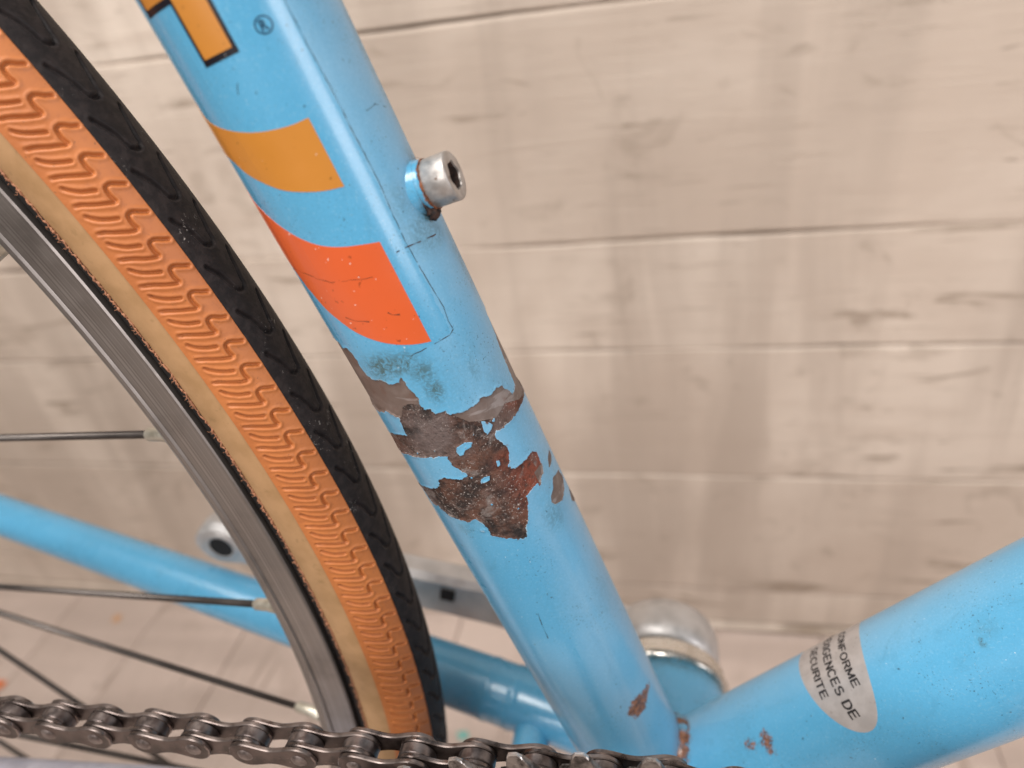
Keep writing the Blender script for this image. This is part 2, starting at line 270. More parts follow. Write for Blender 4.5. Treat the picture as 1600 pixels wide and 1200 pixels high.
# traced outlines on the tube and tyre surfaces: (angle round in degrees, millimetres along) or (angle of the wheel, angle round the section)
TR = dict(
    film=[(38.97, 225.25), (38.96, 218.89), (37.59, 212.73), (37.54, 205.66), (36.64, 196.95), (38.27, 192.4), (38.88, 186.24), (38, 181.45), (35.22, 172.8), (36.57, 170.33), (36.32, 168.25), (40.42, 167.81), (69.93, 168), (73.88, 167.77)],
    dash=[(11.38, 184.1), (29.42, 184.95), (42.65, 185.55), (48.89, 185.56)],
    s1u=[(145.33, 217.68), (137.86, 216.12), (122.69, 214.04), (108.91, 212.6), (94.47, 211.32), (79.87, 210.45), (68.52, 210.05), (59.16, 210.01)],
    s1l=[(145.36, 210.07), (130.12, 208.48), (120.2, 206.14), (109.19, 204.12), (96.74, 201.99), (84.31, 200.6), (70.85, 199.42), (58.4, 198.73)],
    s2u=[(145.33, 202.47), (129.63, 199.73), (116.68, 196.65), (105.44, 194.13), (93.33, 191.94), (80.89, 190.49), (68.26, 189.47), (55.53, 188.48)],
    s2l=[(125.61, 183.51), (120.32, 180.91), (112.84, 178.46), (103.45, 175.65), (90.56, 172.9), (78.91, 171.06), (66.72, 169.65), (54.43, 168.62)],
    bareT=[(141.99, 173.47), (130.71, 173.16), (131.15, 171.85), (122.42, 172.23), (118.89, 170.78), (118.38, 168.88), (117.87, 166.96), (113.94, 165.29), (103.71, 164.86), (97.4, 163.7), (90.58, 163.63), (87.16, 164.57), (86.28, 163.45), (85.46, 161.94), (83.61, 160.66), (83.5, 158.93), (83.98, 156.89), (78.74, 156.59), (77.84, 155.04), (69.7, 155.2), (67.35, 153.63), (65.9, 153.94), (56.49, 153.2), (46.87, 153.22), (40.77, 153.66), (33.49, 152.84), (29.77, 152.81), (24.26, 153.31), (18.73, 152.49), (16.06, 151.12), (10.84, 148.96), (1.18, 149.23), (-0.14, 150.85), (-0.86, 152.82), (-2.17, 155.69), (-4.64, 158.61), (-9.04, 160.24), (-10.85, 164.2), (-16.14, 165.53)],
    bareR=[(-22.51, 164.74), (-22.53, 145.19), (1.16, 145.49), (14.94, 145.38), (29.79, 145.38), (35.05, 145.34), (41.6, 146.07), (44.36, 145.26), (43.21, 143.71), (40.42, 141.82), (40.42, 140.18), (42.87, 138.45), (46.45, 137.75), (42.48, 136.42), (38.35, 136.15), (28.06, 135.97), (22.07, 136.38), (16.16, 135.24), (15.05, 133.74), (16.67, 131.48), (19.46, 130.06), (22.76, 130.21), (26.8, 128.76), (30.2, 128.63), (29.27, 129.61), (35.71, 129.85), (40.45, 129.39), (44.2, 129.29), (44.63, 127.9), (50.37, 124.87), (56.81, 122.44), (58.88, 120.65), (62.82, 120.7), (69.84, 121.76), (76.54, 122.91), (84.69, 124.3), (84.42, 126.12), (85.93, 127.45), (89.19, 128.87), (91.36, 129.29), (96.11, 128.88), (104.81, 129.29), (112.49, 130.02), (119.24, 131.49), (122.99, 132.74), (131.08, 132.28), (134.11, 134.07), (135.33, 136.34)],
    bareL=[(130.48, 137.58), (124.44, 137.87), (115.83, 137.92), (107.17, 138.72), (102.39, 140.7), (96, 140.81), (89.43, 140.2), (84.11, 139.53), (78.88, 139.88), (78.74, 140.98), (82.12, 142.13), (84.78, 143.18), (85.32, 144.86), (84.62, 145.73), (89.68, 145.99), (98.84, 146.27), (106.57, 146.12), (114.39, 146.3), (122.56, 146.79), (136.48, 146), (139.94, 151.06), (130.27, 151.66), (116.96, 151.93), (109.45, 151.78), (109.66, 153.26), (108.49, 155.08), (107.06, 156.11), (113.21, 156.88), (117.63, 157.57), (126.22, 157.24), (139.11, 156.71)],
    i1=[(49.21, 149.54), (44.16, 148.48), (42.15, 147.38), (44.34, 146.84), (49.53, 146.3), (50.69, 147.45)],
    i2=[(39.6, 148.58), (38.15, 148.41), (39.2, 147.72), (41.83, 148.06)],
    i3=[(75.35, 146.85), (67.34, 147.32), (62.31, 146.6), (64.78, 145.74), (69.16, 145.82), (72.58, 144.91), (76.18, 144.91), (76.96, 145.96)],
    i4=[(52.91, 140.33), (50.26, 140.13), (51.45, 138.96), (54.64, 138.86)],
    i5=[(66.85, 138.41), (62.77, 138.08), (64.33, 137.2), (71.72, 137.21), (70.88, 138)],
    b1=[(-8.24, 130.98), (-6.58, 129.81), (3, 129.09), (8.67, 129.31), (2.44, 131.05)],
    b2=[(-6.18, 125.54), (-10.91, 122.84), (-0.57, 121.3), (11.81, 120.73), (21.4, 121.96), (25.02, 123.24), (22.54, 124.49), (16.26, 125.15), (10.39, 126.82)],
    b3=[(-14.54, 118.96), (-22.6, 114.1), (-11.8, 115), (-4.01, 117.04), (-9.1, 118.16)],
    prL=[(139.52, 175.76), (67.8, 163.95), (83.81, 156.97), (86.11, 158.07), (91.86, 158.83), (99.39, 158.46), (105.99, 156.09), (144.86, 155.93)],
    prR=[(62.36, 163.22), (-21.58, 163.75), (-22.48, 144.86), (2.37, 146.24), (22.83, 149.03), (36.34, 147.97), (49.21, 149.54), (57.57, 150.67), (65.24, 153.34)],
    sm=[(92.44, 168.03), (77.59, 166.74), (100.67, 164.42), (67.07, 164.33), (73.07, 160.3), (36.44, 158.1), (30.71, 160.5)],
    S=[(23.438, 32.17), (23.514, 36.32), (23.611, 39.89), (23.662, 42.73), (23.651, 45.56), (23.618, 46.88), (23.528, 47.52), (23.388, 47.84), (23.276, 47.52), (23.199, 46.95), (23.164, 47.74), (23.178, 49.74), (23.244, 54.03), (23.319, 58.18), (23.401, 62.21), (23.485, 66.3), (23.533, 68.86), (23.572, 71.07)],
    Sshort=[(23.683, 54.32), (23.761, 59.5), (23.848, 64.61), (23.939, 68.53), (24.032, 71.22)],
    S2short=[(22.777, 54.16), (22.852, 58.36), (22.917, 61.65), (23.008, 65.61), (23.113, 69.32), (23.173, 71.01)],
    tongue=[(22.665, 19.8), (22.439, 16.15), (22.234, 12.77), (21.981, 10.39), (21.738, 8.74), (21.566, 7.37), (21.461, 3.88), (21.446, -0.71), (21.501, -4.25), (21.604, -5.6), (21.8, -6.25), (22.103, -9.5), (22.381, -12.11), (22.624, -15.43), (22.772, -18.72)],
)
# ------------------------------------------------------------------ backdrop: boarded wall and floor
wall = bpy.data.objects.new('board_wall', None); col.objects.link(wall); wall.location = (-.1, WALL * .001, FLOOR * .001)
tag(wall, 'wall of wide whitewashed wooden boards behind the bicycle', 'wall')
WB = np.array([-100, WALL, FLOOR])
def wavy_plank(x0, x1, z0, z1, seed, thick=14, lift=0.):
    """a long board lying along x whose edges wander and whose face is slightly uneven"""
    xs = np.arange(x0, x1 + 1, 14.); n = len(xs)
    e0 = z0 + .9 * vnoise(xs / 60, seed) + .35 * vnoise(xs / 17, seed + 1); e1 = z1 + .9 * vnoise(xs / 70, seed + 2) + .35 * vnoise(xs / 19, seed + 3)
    fr = np.array([0, .006, .014, .022, .4, .6, .978, .986, .994, 1.]); dp = np.array([1.3, .3, 0, 0, 0, 0, 0, 0, .3, 1.3])
    Z = e0[:, None] + (e1 - e0)[:, None] * fr; Y = WALL - lift + dp[None] + .5 * noise2(xs[:, None] / 90 + seed * 7.3, fr[None] * 3 + seed, seed)
    V = np.stack([np.repeat(xs[:, None], 10, 1), Y, Z], -1); back = V.copy(); back[:, :, 1] = WALL + thick
    Vf = np.concatenate([V.reshape(-1, 3), back[:, [0, 9]].reshape(-1, 3)]); F = [tuple(f) for f in grid_faces(n, 10)[:, ::-1]]
    k = n * 10
    for i in range(n - 1):
        F += [(i * 10, (i + 1) * 10, k + 2 * i + 2, k + 2 * i), (i * 10 + 9, k + 2 * i + 1, k + 2 * i + 3, (i + 1) * 10 + 9)]
    return Vf, F
zs = [FLOOR + 7, -227.5, -114.5, -12.6, 60.6, 184.5, 290, 392, 480]
for k in range(len(zs) - 1):
    V, F = wavy_plank(-1500, 900, zs[k] + .3, zs[k + 1] - .3, 11 * k + 3, lift=(0, .5, .1, .4, 0, .3, 0, .2)[k])
    obj('board', V, F, M_wall, wall, base=WB)
obj('backing', *box(-1500, 900, WALL + 15, WALL + 24, FLOOR, 500), M_gap, wall, base=WB)
obj('skirting', *box(-1500, 900, WALL - 4.5, WALL + 13, FLOOR + .5, FLOOR + 5.5, 1.2), M_wall, wall, base=WB)
floor = bpy.data.objects.new('floor', None); col.objects.link(floor); floor.location = (-.1, 0, FLOOR * .001); tag(floor, kind='structure')
FB = np.array([-100, 0, FLOOR])
sub = obj('floor_base', *box(-3000, 3000, -3000, WALL + 20, FLOOR - 30, FLOOR - 14), M_gap, floor, base=FB)
for k, x in enumerate(range(-1520, 900, 96)):
    obj('floor_board', *box(x + .35, x + 95.65, -900, WALL + 12, FLOOR - 13, FLOOR + (0, .3, .1, .4)[k % 4] - .4, 1.0), M_floor, floor, base=FB)
def fleck(x, y, r, c, name):
    n = 14; a = np.linspace(0, 2 * np.pi, n, endpoint=False); q = r * (1 + .35 * rng.uniform(-1, 1, n))
    V = [(x + u * math.cos(t), y + u * math.sin(t), FLOOR + .12) for u, t in zip(q, a)] + [(x, y, FLOOR + .5)]
    obj('paint_fleck', V, [(i, (i + 1) % n, n) for i in range(n)], flat('fleck_' + name, c, .6), floor, base=FB)
fleck(-567, 175, 6.5, (.75, .20, .06), 'orange'); fleck(-502, 251, 4.5, (.62, .36, .20), 'amber'); fleck(-150, 173, 4.5, (.22, .52, .47), 'teal')

# ------------------------------------------------------------------ seat tube
sa, da = math.radians(74.714), math.radians(46.297)
SD = np.array([-math.cos(sa), 0, math.sin(sa)]); E1 = np.array([math.sin(sa), 0, math.cos(sa)]); E2 = np.array([0, -1., 0])
DD = np.array([math.cos(da), 0, math.sin(da)]); G1 = np.array([-math.sin(da), 0, math.cos(da)])
RS, RD = 14.3, 16.917
def on_tube(th, s, r, D=SD, N1=E1):
    th = np.radians(np.asarray(th, float))[..., None]; return np.asarray(s, float)[..., None] * D + np.asarray(r, float)[..., None] * (np.cos(th) * N1 + np.sin(th) * E2)
mm = math.radians(1) * RS                                   # degrees round the tube to millimetres
def poly(k): return np.array([(a * mm, b) for a, b in TR[k]])
def rough_edge(P, amp=.16, step=.14, seed=0):
    out = []
    for k in range(len(P)):
        a, b = P[k], P[(k + 1) % len(P)]; L = np.hypot(*(b - a)); m = max(1, int(L / step)); nrm = np.array([-(b - a)[1], (b - a)[0]]) / max(L, 1e-6)
        for j in range(m):
            t = j / m; q = a + (b - a) * t; d = noise2(np.array([q[0] / .55]), np.array([q[1] / .55]), seed)[0] * amp + noise2(np.array([q[0] / .2]), np.array([q[1] / .2]), seed + 5)[0] * amp * .55
            out.append(q + nrm * d * min(1, 4 * t * (1 - t) + .35))
    return np.array(out)
bt, br, bl = poly('bareT'), poly('bareR'), poly('bareL')
BACK = lambda a, s: np.array([[a * mm, s]])
bare = np.concatenate([BACK(170, 176), BACK(152, 174.5), bt, BACK(-34, 166), BACK(-48, 160), BACK(-44, 148), br[1:], BACK(152, 136.5), BACK(172, 138), BACK(172, 146), BACK(152, 146.4)[:0], bl[1:9][::-1][:0], bl])
bare = np.concatenate([BACK(172, 176), BACK(152, 174.5), bt, BACK(-34, 166), BACK(-46, 158), BACK(-40, 147.5), br[1:], BACK(150, 136.4), BACK(158, 137.4), bl[:20], BACK(150, 146.6), BACK(154, 150.4), bl[20:], BACK(152, 157.2), BACK(172, 160)])
shapes = [rough_edge(bare, .24, seed=1)]; holes = [rough_edge(poly(k), .1, seed=3) for k in ('i1', 'i2', 'i3', 'i4', 'i5')]; extra = [rough_edge(poly(k), .1, seed=4) for k in ('b1', 'b2', 'b3')]
for _ in range(9):                                         # crumbs of paint left on the rust
    a, s, r = rng.uniform(20, 115) * mm, rng.uniform(123, 150), rng.uniform(.12, .34); t = np.linspace(0, 2 * np.pi, 7, endpoint=False)
    holes.append(np.stack([a + r * np.cos(t) * rng.uniform(.6, 1.3, 7), s + r * np.sin(t) * rng.uniform(.6, 1.3, 7)], 1))
th = np.concatenate([np.arange(-195, -46, 4.), np.arange(-46, 165, .62)]); ss = np.concatenate([np.arange(6, 108, .8), np.arange(108, 178, .155), np.arange(178, 262, .5), np.arange(262, 480, 6)])
TH, SS = np.meshgrid(th, ss, indexing='ij'); X = TH * mm; Y = SS.copy(); nth, ns = TH.shape
film_h = lambda a, s: .045 * (np.exp(-((a - 127 - 1.5 * np.sin(s / 9)) * mm / .22) ** 2) + .7 * np.exp(-((a - 107 + 1.2 * np.sin(s / 13)) * mm / .2) ** 2)) * (s > 168)
sdist = np.full(TH.shape, 9.); ins = np.zeros(TH.shape, bool); fx, fy = X.copy(), Y.copy(); dmin = np.full(TH.shape, 9.)
win = (Y > 110) & (Y < 180) & (X > -50 * mm)
wi = np.where(win); wx, wy = X[wi], Y[wi]; inn = np.zeros(len(wx), bool); dm = np.full(len(wx), 9.); qx, qy = wx.copy(), wy.copy()
for P in shapes + extra: inn |= inside(P, wx, wy)
for P in holes: inn &= ~inside(P, wx, wy)
for P in shapes + extra + holes:
    lo, hi = P.min(0) - .8, P.max(0) + .8; sel = np.where((wx > lo[0]) & (wx < hi[0]) & (wy > lo[1]) & (wy < hi[1]))[0]
    if len(P) > 200:                                        # coarse cull: only near the outline
        cell = set(map(tuple, np.floor(P / .8).astype(int))); cell = {(a + i, b + j) for a, b in cell for i in (-1, 0, 1) for j in (-1, 0, 1)}
        key = np.floor(np.stack([wx[sel], wy[sel]], 1) / .8).astype(int); sel = sel[np.array([tuple(k) in cell for k in key], bool)]
        B = 240; D = np.full(len(sel), 9.); ax_, ay_ = wx[sel].copy(), wy[sel].copy()
        for k0 in range(0, len(P), B):
            seg = P[np.arange(k0, min(k0 + B, len(P)) + 1) % len(P)]; lo, hi = seg.min(0) - 1, seg.max(0) + 1; c = np.where((wx[sel] > lo[0]) & (wx[sel] < hi[0]) & (wy[sel] > lo[1]) & (wy[sel] < hi[1]))[0]
            d, nx, ny = near(seg, wx[sel][c], wy[sel][c], False); m = d < D[c]; D[c[m]] = d[m]; ax_[c[m]] = nx[m]; ay_[c[m]] = ny[m]
    else: D, ax_, ay_ = near(P, wx[sel], wy[sel])
    m = D < dm[sel]; t = sel[m]; dm[t] = D[m]; qx[t] = ax_[m]; qy[t] = ay_[m]
snap = dm < .085; wx2 = np.where(snap, qx, wx); wy2 = np.where(snap, qy, wy); inn &= ~snap
X[wi], Y[wi] = wx2, wy2; ins[wi] = inn; dmin[wi] = dm
r = np.where(ins, RS - .23, RS)
lift = np.where(~ins, .13 * np.exp(-(dmin / .32) ** 2), 0); r = r + lift * (.5 + .5 * noise2(X / 1.5, Y / 1.5, 9))
r = r + film_h(TH, SS)
edge = np.where(~ins, np.exp(-(dmin / .15) ** 2), 0) * np.clip(.5 + 1.1 * noise2(X / 2.2, Y / 2.2, 12), 0, 1)
pr = np.zeros(TH.shape); m = Y > 140
for k, P in (('prL', poly('prL')), ('prR', poly('prR'))): pr[m] = np.maximum(pr[m], inside(P, X[m], Y[m]))
pr = np.maximum(pr, ((X < 27 * mm) & (Y < 132) | (X < -8 * mm)).astype(float)); pr = np.where(X > 128 * mm, np.maximum(pr, (Y > 150) * 1.), pr)
def blob(a, s, ra, rs, k=1.): return k * np.exp(-(((X - a * mm) / ra) ** 2 + ((Y - s) / rs) ** 2) ** 1.4)
gr = np.zeros(TH.shape)
for q in (blob(96, 167.5, 4.2, 2.8, .95), blob(82, 167, 3.6, 2.3, .9), blob(71, 164.2, 2.5, 2.6, .75), blob(69, 160, 1.9, 3.0, .8), blob(35, 159.5, 1.5, 3, .38), blob(20, 186, 4.5, 4, .45), blob(11, 184, 3, 2, .4), blob(8, 187.6, 3, 1.6, .9), blob(28, 192, 3, 3.5, .28), blob(50, 161, 14, 6, .14), blob(100, 130, 5, 5, .2), blob(15, 150, 6, 14, .16), blob(20, 130, 7, 12, .16), blob(28, 120.5, 3, 4, .42), blob(104, 127, 2.4, 1.6, .35), blob(-6, 196, 3, 3, .5), blob(-15, 215, 2.2, 12, .4), blob(-14, 176, 3, 8, .4), blob(10, 92, 6, 9, .16), blob(60, 100, 5, 10, .12)): gr = np.maximum(gr, q)
ru = np.maximum(blob(37, 57.2, 4.4, 3.8, .9), blob(22, 57.8, 3.4, 1.9, .7)); ru = np.maximum(ru, np.where(~ins, .36 * np.exp(-(dmin / .7) ** 2), 0) * (Y < 152))
V0 = on_tube(TH, SS, np.full(TH.shape, RS)); dj = np.abs(np.linalg.norm(V0 - (V0 @ DD)[..., None] * DD, axis=-1) - RD)
ru = np.maximum(ru, .9 * np.exp(-(dj / 3.2) ** 2) * (SS < 60) * (TH < 75))
paleness = np.where(TH < 38.6 - .4 * np.sin(SS), 1., 0.) * (SS > 167.7); paleness = np.maximum(paleness, np.clip((168.2 - SS) / .4, 0, 1) * np.clip((75 - TH) / 30, .25, 1))  # chalky oxidised paint outside the film; below it, paler towards the front
red = np.maximum(blob(28, 132, 6, 8, 1.), blob(8, 148.6, 3.5, 2.2, .9)); red = np.maximum(red, blob(45, 139, 3, 2.5, .7))
V = on_tube(X / mm, Y, r)
F = grid_faces(nth, ns, True); fi = ins.reshape(-1)[F].any(1)
seat = obj('seat_tube', V.reshape(-1, 3), F, [M_paint, M_bare], bike, attrs=dict(grime=gr.ravel(), rust=ru.ravel(), edge=edge.ravel(), primer=pr.ravel(), red=red.ravel(), paleness=paleness.ravel()), midx=fi.astype(int))
tag(seat, 'blue seat tube flaked down to rusty steel in a band below the stripes')
def tube_patch(name, lo, hi, a0, a1, mat, lift, D=SD, N1=E1, R=RS, na=60, nsd=10, parent=None, label=None):
    """thin film on a tube between two curves s = lo(angle) and s = hi(angle)"""
    a = np.linspace(a0, a1, na); A = np.repeat(a[:, None], nsd, 1); t = np.linspace(0, 1, nsd); Sx = lo(a)[:, None] * (1 - t) + hi(a)[:, None] * t
    top = on_tube(A, Sx, R + lift + (film_h(A, Sx) if D is SD else 0), D, N1).reshape(-1, 3); bot = on_tube(A, Sx, np.full(A.shape, R - .05), D, N1).reshape(-1, 3); k = len(top)
    F = [tuple(f) for f in grid_faces(na, nsd)]; ring = [i * nsd for i in range(na)] + [(na - 1) * nsd + j for j in range(1, nsd)] + [i * nsd + nsd - 1 for i in range(na - 2, -1, -1)] + [j for j in range(nsd - 2, 0, -1)]
    F += [(ring[i], k + ring[i], k + ring[(i + 1) % len(ring)], ring[(i + 1) % len(ring)]) for i in range(len(ring))]
    o = obj(name, np.concatenate([top, bot]), F, mat, parent or seat); sharpen(o, 50)
    if label: o['label'] = label
    return o
def curve(pts):
    p = np.array(sorted(pts)); x = np.concatenate([p[:, 0], [p[-1, 0] + 40]]); sl = (p[-1, 1] - p[-3, 1]) / (p[-1, 0] - p[-3, 0]); y = np.concatenate([p[:, 1], [p[-1, 1] + 40 * sl]])
    d = np.gradient(y, x)
    def f(a):
        i = np.clip(np.searchsorted(x, a) - 1, 0, len(x) - 2); h = x[i + 1] - x[i]; t = (a - x[i]) / h
        return (2 * t ** 3 - 3 * t ** 2 + 1) * y[i] + (t ** 3 - 2 * t ** 2 + t) * h * d[i] + (3 * t ** 2 - 2 * t ** 3) * y[i + 1] + (t ** 3 - t ** 2) * h * d[i + 1]
    return f
tube_patch('stripe', curve(TR['s1l']), curve(TR['s1u']), 58.8, 172, M_mustard, .045, na=190, label='mustard yellow curved stripe')
tube_patch('stripe', curve(TR['s2l']), curve(TR['s2u']), 55, 172, M_orange, .045, na=190, label='orange red curved stripe')
K = lambda v: (lambda a: np.full(np.shape(a), float(v)))
tube_patch('letter_outline', K(221.75), K(262), 76.5, 101.7, M_black, .03, na=24, nsd=40); tube_patch('letter_outline', K(230.75), K(262), 101.8, 129.6, M_black, .03, na=24, nsd=40)
tube_patch('letter', K(222.7), K(262), 79.2, 99.4, M_mustard, .055, na=20, nsd=40); tube_patch('letter', K(231.75), K(262), 99.35, 126.6, M_mustard, .055, na=20, nsd=40)
def ribbon(name, pts, width, mat, lift, gaps=0., wob=.06, seed=0, D=SD, N1=E1, R=RS, parent=None):
    """hairline following a path on the tube, broken here and there"""
    P = np.array(pts, float); mmr = math.radians(1) * R; P[:, 0] *= mmr; L = np.concatenate([[0], np.cumsum(np.hypot(*np.diff(P, axis=0).T))]); t = np.arange(0, L[-1], .3)
    q = np.stack([np.interp(t, L, P[:, 0]), np.interp(t, L, P[:, 1])], 1); q += wob * np.stack([vnoise(t / .9, seed), vnoise(t / .9, seed + 1)], 1)
    T = np.gradient(q, axis=0); T /= np.linalg.norm(T, axis=1)[:, None]; nrm = np.stack([-T[:, 1], T[:, 0]], 1); wd = width * (.65 + .5 * vnoise(t / 1.1, seed + 2)) / 2; wd = np.clip(wd, .02, 1)
    a, b = q + nrm * wd[:, None], q - nrm * wd[:, None]; keep = vnoise(t / 1.6, seed + 3) > gaps * 2 - 1
    V = np.concatenate([on_tube(z[:, 0] / mmr, z[:, 1], np.full(len(z), R + lift), D, N1) for z in (a, q, b)]); 
    V[len(t):2 * len(t)] += 0; n = len(t); F = []
    for i in range(n - 1):
        if keep[i]: F += [(i, i + 1, n + i + 1, n + i), (n + i, n + i + 1, 2 * n + i + 1, 2 * n + i)]
    return obj(name, V, F, mat, parent or seat)
M_hair = flat('dirt_line', (.035, .055, .065), .7)
f = TR['film']; ribbon('film_edge', [(39.4, 262)] + f[:11], .17, M_hair, .02, .08, seed=3); ribbon('film_edge', f[10:], .2, M_hair, .02, .1, seed=8); ribbon('crack', TR['dash'], .26, M_crud, .06, .2, seed=13)
M_crack = flat('crack_dirt', (.22, .05, .02), .8)
ribbon('crack', [(136, 189), (118, 187.6), (100, 185.4), (84, 184.6), (70, 183.6)], .16, M_crack, .075, .35, .1, seed=21); ribbon('crack', [(104, 178.5), (96, 177.3), (88, 176.6), (80, 176.3)], .22, M_crack, .075, .2, .1, seed=25); ribbon('crack', [(66, 175.8), (70, 176.2), (73, 177.2)], .3, M_crack, .075, .1, .1, seed=29)
ribbon('scratch', [(93, 216), (88, 218), (84, 219.5)], .12, M_hair, .03, .4, .1, seed=31); ribbon('scratch', [(82, 100), (84, 96), (85, 91.5)], .16, M_hair, .03, .1, .05, seed=33); ribbon('scratch', [(-2, 206), (10, 207.3), (22, 207)], .14, M_hair, .03, .35, .1, seed=35)
def text_mesh(body, size, offset=0., spacing=1.):
    c = bpy.data.curves.new('t', 'FONT'); c.body = body; c.size = size; c.offset = offset; c.space_character = spacing; c.resolution_u = 3
    o = bpy.data.objects.new('t', c); col.objects.link(o); dg = bpy.context.evaluated_depsgraph_get(); me = o.evaluated_get(dg).to_mesh()
    bm = bmesh.new(); bm.from_mesh(me); o.evaluated_get(dg).to_mesh_clear()
    bmesh.ops.triangulate(bm, faces=bm.faces[:]); x0, x1 = min(v.co.x for v in bm.verts), max(v.co.x for v in bm.verts)
    for x in np.arange(x0, x1, size * .16)[1:]: bmesh.ops.bisect_plane(bm, geom=bm.verts[:] + bm.edges[:] + bm.faces[:], plane_co=(x, 0, 0), plane_no=(1, 0, 0))
    bm.verts.index_update(); V = np.array([v.co[:2] for v in bm.verts]); F = [tuple(v.index for v in f.verts) for f in bm.faces]; bm.free(); bpy.data.objects.remove(o); return V, F
# registered mark: a ring and an R, reading up the tube
V, F = text_mesh('R', 2.0, .07); V -= (V.max(0) + V.min(0)) / 2; ex = V.max(0)
V = V * (1.3 / (V.max(0) - V.min(0)))[None] * np.array([[.9, 1.2]])
obj('trademark_letter', on_tube(56.9 - V[:, 0] / mm, 223.5 + V[:, 1], np.full(len(V), RS + .03)), F, M_ink, seat)
a = np.linspace(0, 2 * np.pi, 40, endpoint=False); q = [(56.9 - rr * np.cos(a) / mm, 223.5 + rr * np.sin(a) * .93) for rr in (1.12, 1.36)]
obj('trademark_ring', np.concatenate([on_tube(u, v, np.full(40, RS + .03)) for u, v in q]), [(i, (i + 1) % 40, 40 + (i + 1) % 40, 40 + i) for i in range(40)], M_ink, seat)

# ------------------------------------------------------------------ bottle cage bolt in its boss
BO = 191.9 * SD; 
V, F = lathe([(5.2, 13.0), (4.8, 14.3), (4.6, 14.75), (4.5, 15.3), (4.4, 15.75), (4.2, 15.9), (2, 15.9)], BO, E1, E2, 40)
o = obj('boss', V, F, M_paint, seat, attrs=dict(grime=.35 * rng.random(len(V)), rust=np.where((np.arange(len(V)) % 7) >= 4, .5, 0), edge=np.zeros(len(V))))
def lumpy_ring(R, h, r0, amp, seed, n=90, m=8, k=None):
    t = np.linspace(0, 2 * np.pi, n, endpoint=False); u = np.linspace(0, 2 * np.pi, m, endpoint=False); T, U = np.meshgrid(t, u, indexing='ij')
    rr = r0 * (1 + amp * noise2(T * 14 / np.pi * 3, U * 2, seed)) * (k(T) if k else 1)
    P = BO + (h + rr * np.sin(U))[..., None] * E1 + (R + rr * np.cos(U))[..., None] * (np.cos(T)[..., None] * E2 + np.sin(T)[..., None] * SD)
    F = np.concatenate([grid_faces(n, m, True)]); wrap = [(i * m + m - 1, ((i + 1) % n) * m + m - 1, ((i + 1) % n) * m, i * m) for i in range(n)]; return P.reshape(-1, 3), [tuple(x) for x in F] + wrap
obj('rust_crust', *lumpy_ring(4.22, 16.0, .22, .7, 5), M_rust, seat)
obj('grime_crust', *lumpy_ring(4.9, 15.1, .52, .8, 9, k=lambda T: np.clip(.03 + 1.5 * np.exp(-((np.angle(np.exp(1j * (T + 1.15)))) / .55) ** 2), 0, 2)), M_crud, seat)
bolt = obj('cage_bolt', *lathe([(0, 15.85), (4.05, 15.85), (4.25, 16.1), (4.3, 20.3), (4.24, 20.55), (4.1, 20.74), (3.85, 20.8), (2.75, 20.78)], BO, E1, E2, 72), M_bolt, bike)
sharpen(bolt, 60)
# hexagonal socket: a recess in the head
hx = []
for h, rr in ((20.78, 2.75), (20.72, 2.45), (20.4, 2.38), (17.6, 2.3)):
    hx.append([BO + h * E1 + rr * (1 + (.07 * math.cos(6 * t) if h < 20.75 else 0)) * (math.cos(t) * E2 + math.sin(t) * SD) for t in np.linspace(0, 2 * np.pi, 48, endpoint=False)])
V = np.concatenate(hx); F = [(a * 48 + i, a * 48 + (i + 1) % 48, (a + 1) * 48 + (i + 1) % 48, (a + 1) * 48 + i) for a in range(3) for i in range(48)]
so = obj('hex_socket', np.concatenate([V, [BO + 17.6 * E1]]), F + [(144 + i, 144 + (i + 1) % 48, 192) for i in range(48)], [M_bolt, M_crud], bolt, midx=[0] * 96 + [1] * 96); sharpen(so, 30)

# ------------------------------------------------------------------ down tube with its sticker
th2 = np.arange(-180, 180, 3.); s2 = np.concatenate([np.arange(6, 200, .8), np.arange(200, 620, 8)])
A, B = np.meshgrid(th2, s2, indexing='ij'); mmd = math.radians(1) * RD
rr = RD + .0 * A; g = lambda a, s, ra, rs, k: k * np.exp(-(((A - a) * mmd / ra) ** 2 + ((B - s) / rs) ** 2) ** 1.3)
ru2 = np.maximum(g(33, 53.4, 3.4, 2.8, .72), g(30, 48.2, 2.4, 3.2, .56)); ru2 = np.maximum(ru2, g(41, 54.3, 1.4, 1.3, .6)); ru2 = np.maximum(ru2, g(-46, 57, 2.5, 2.5, .7)); 
gr2 = np.maximum(g(25, 112.8, 2.2, 2.6, .26), g(32, 110.7, 1.0, .7, 1.)); gr2 = np.maximum(gr2, g(30, 45, 8, 6, .18)); gr2 = np.maximum(gr2, g(55, 80, 5, 14, .15))
V = on_tube(A, B, rr, DD, G1); dj = np.abs(np.linalg.norm(V - (V @ SD)[..., None] * SD, axis=-1) - RS); ru2 = np.maximum(ru2, .9 * np.exp(-(dj / 3.2) ** 2) * (B < 60) * (np.abs(A) < 90))
down = obj('down_tube', V.reshape(-1, 3), grid_faces(len(th2), len(s2), True), M_paint, bike, attrs=dict(grime=gr2.ravel(), rust=ru2.ravel(), edge=0 * A.ravel(), paleness=(np.clip((30 - A) / 50, 0, 1) * (A > -120)).ravel()))  # paler and rougher, graded towards the top of the tube
na, nr = 96, 14; a = np.linspace(0, 2 * np.pi, na, endpoint=False); V = []
for k in range(nr):
    q = (k + 1) / nr; u = -21 + 75.5 * q * np.cos(a); v = 77.1 + 9.1 * q * np.sin(a) + .028 * (u + 0) ; V.append(on_tube(u, v, np.full(na, RD + (.07 if k < nr - 1 else .02)), DD, G1))
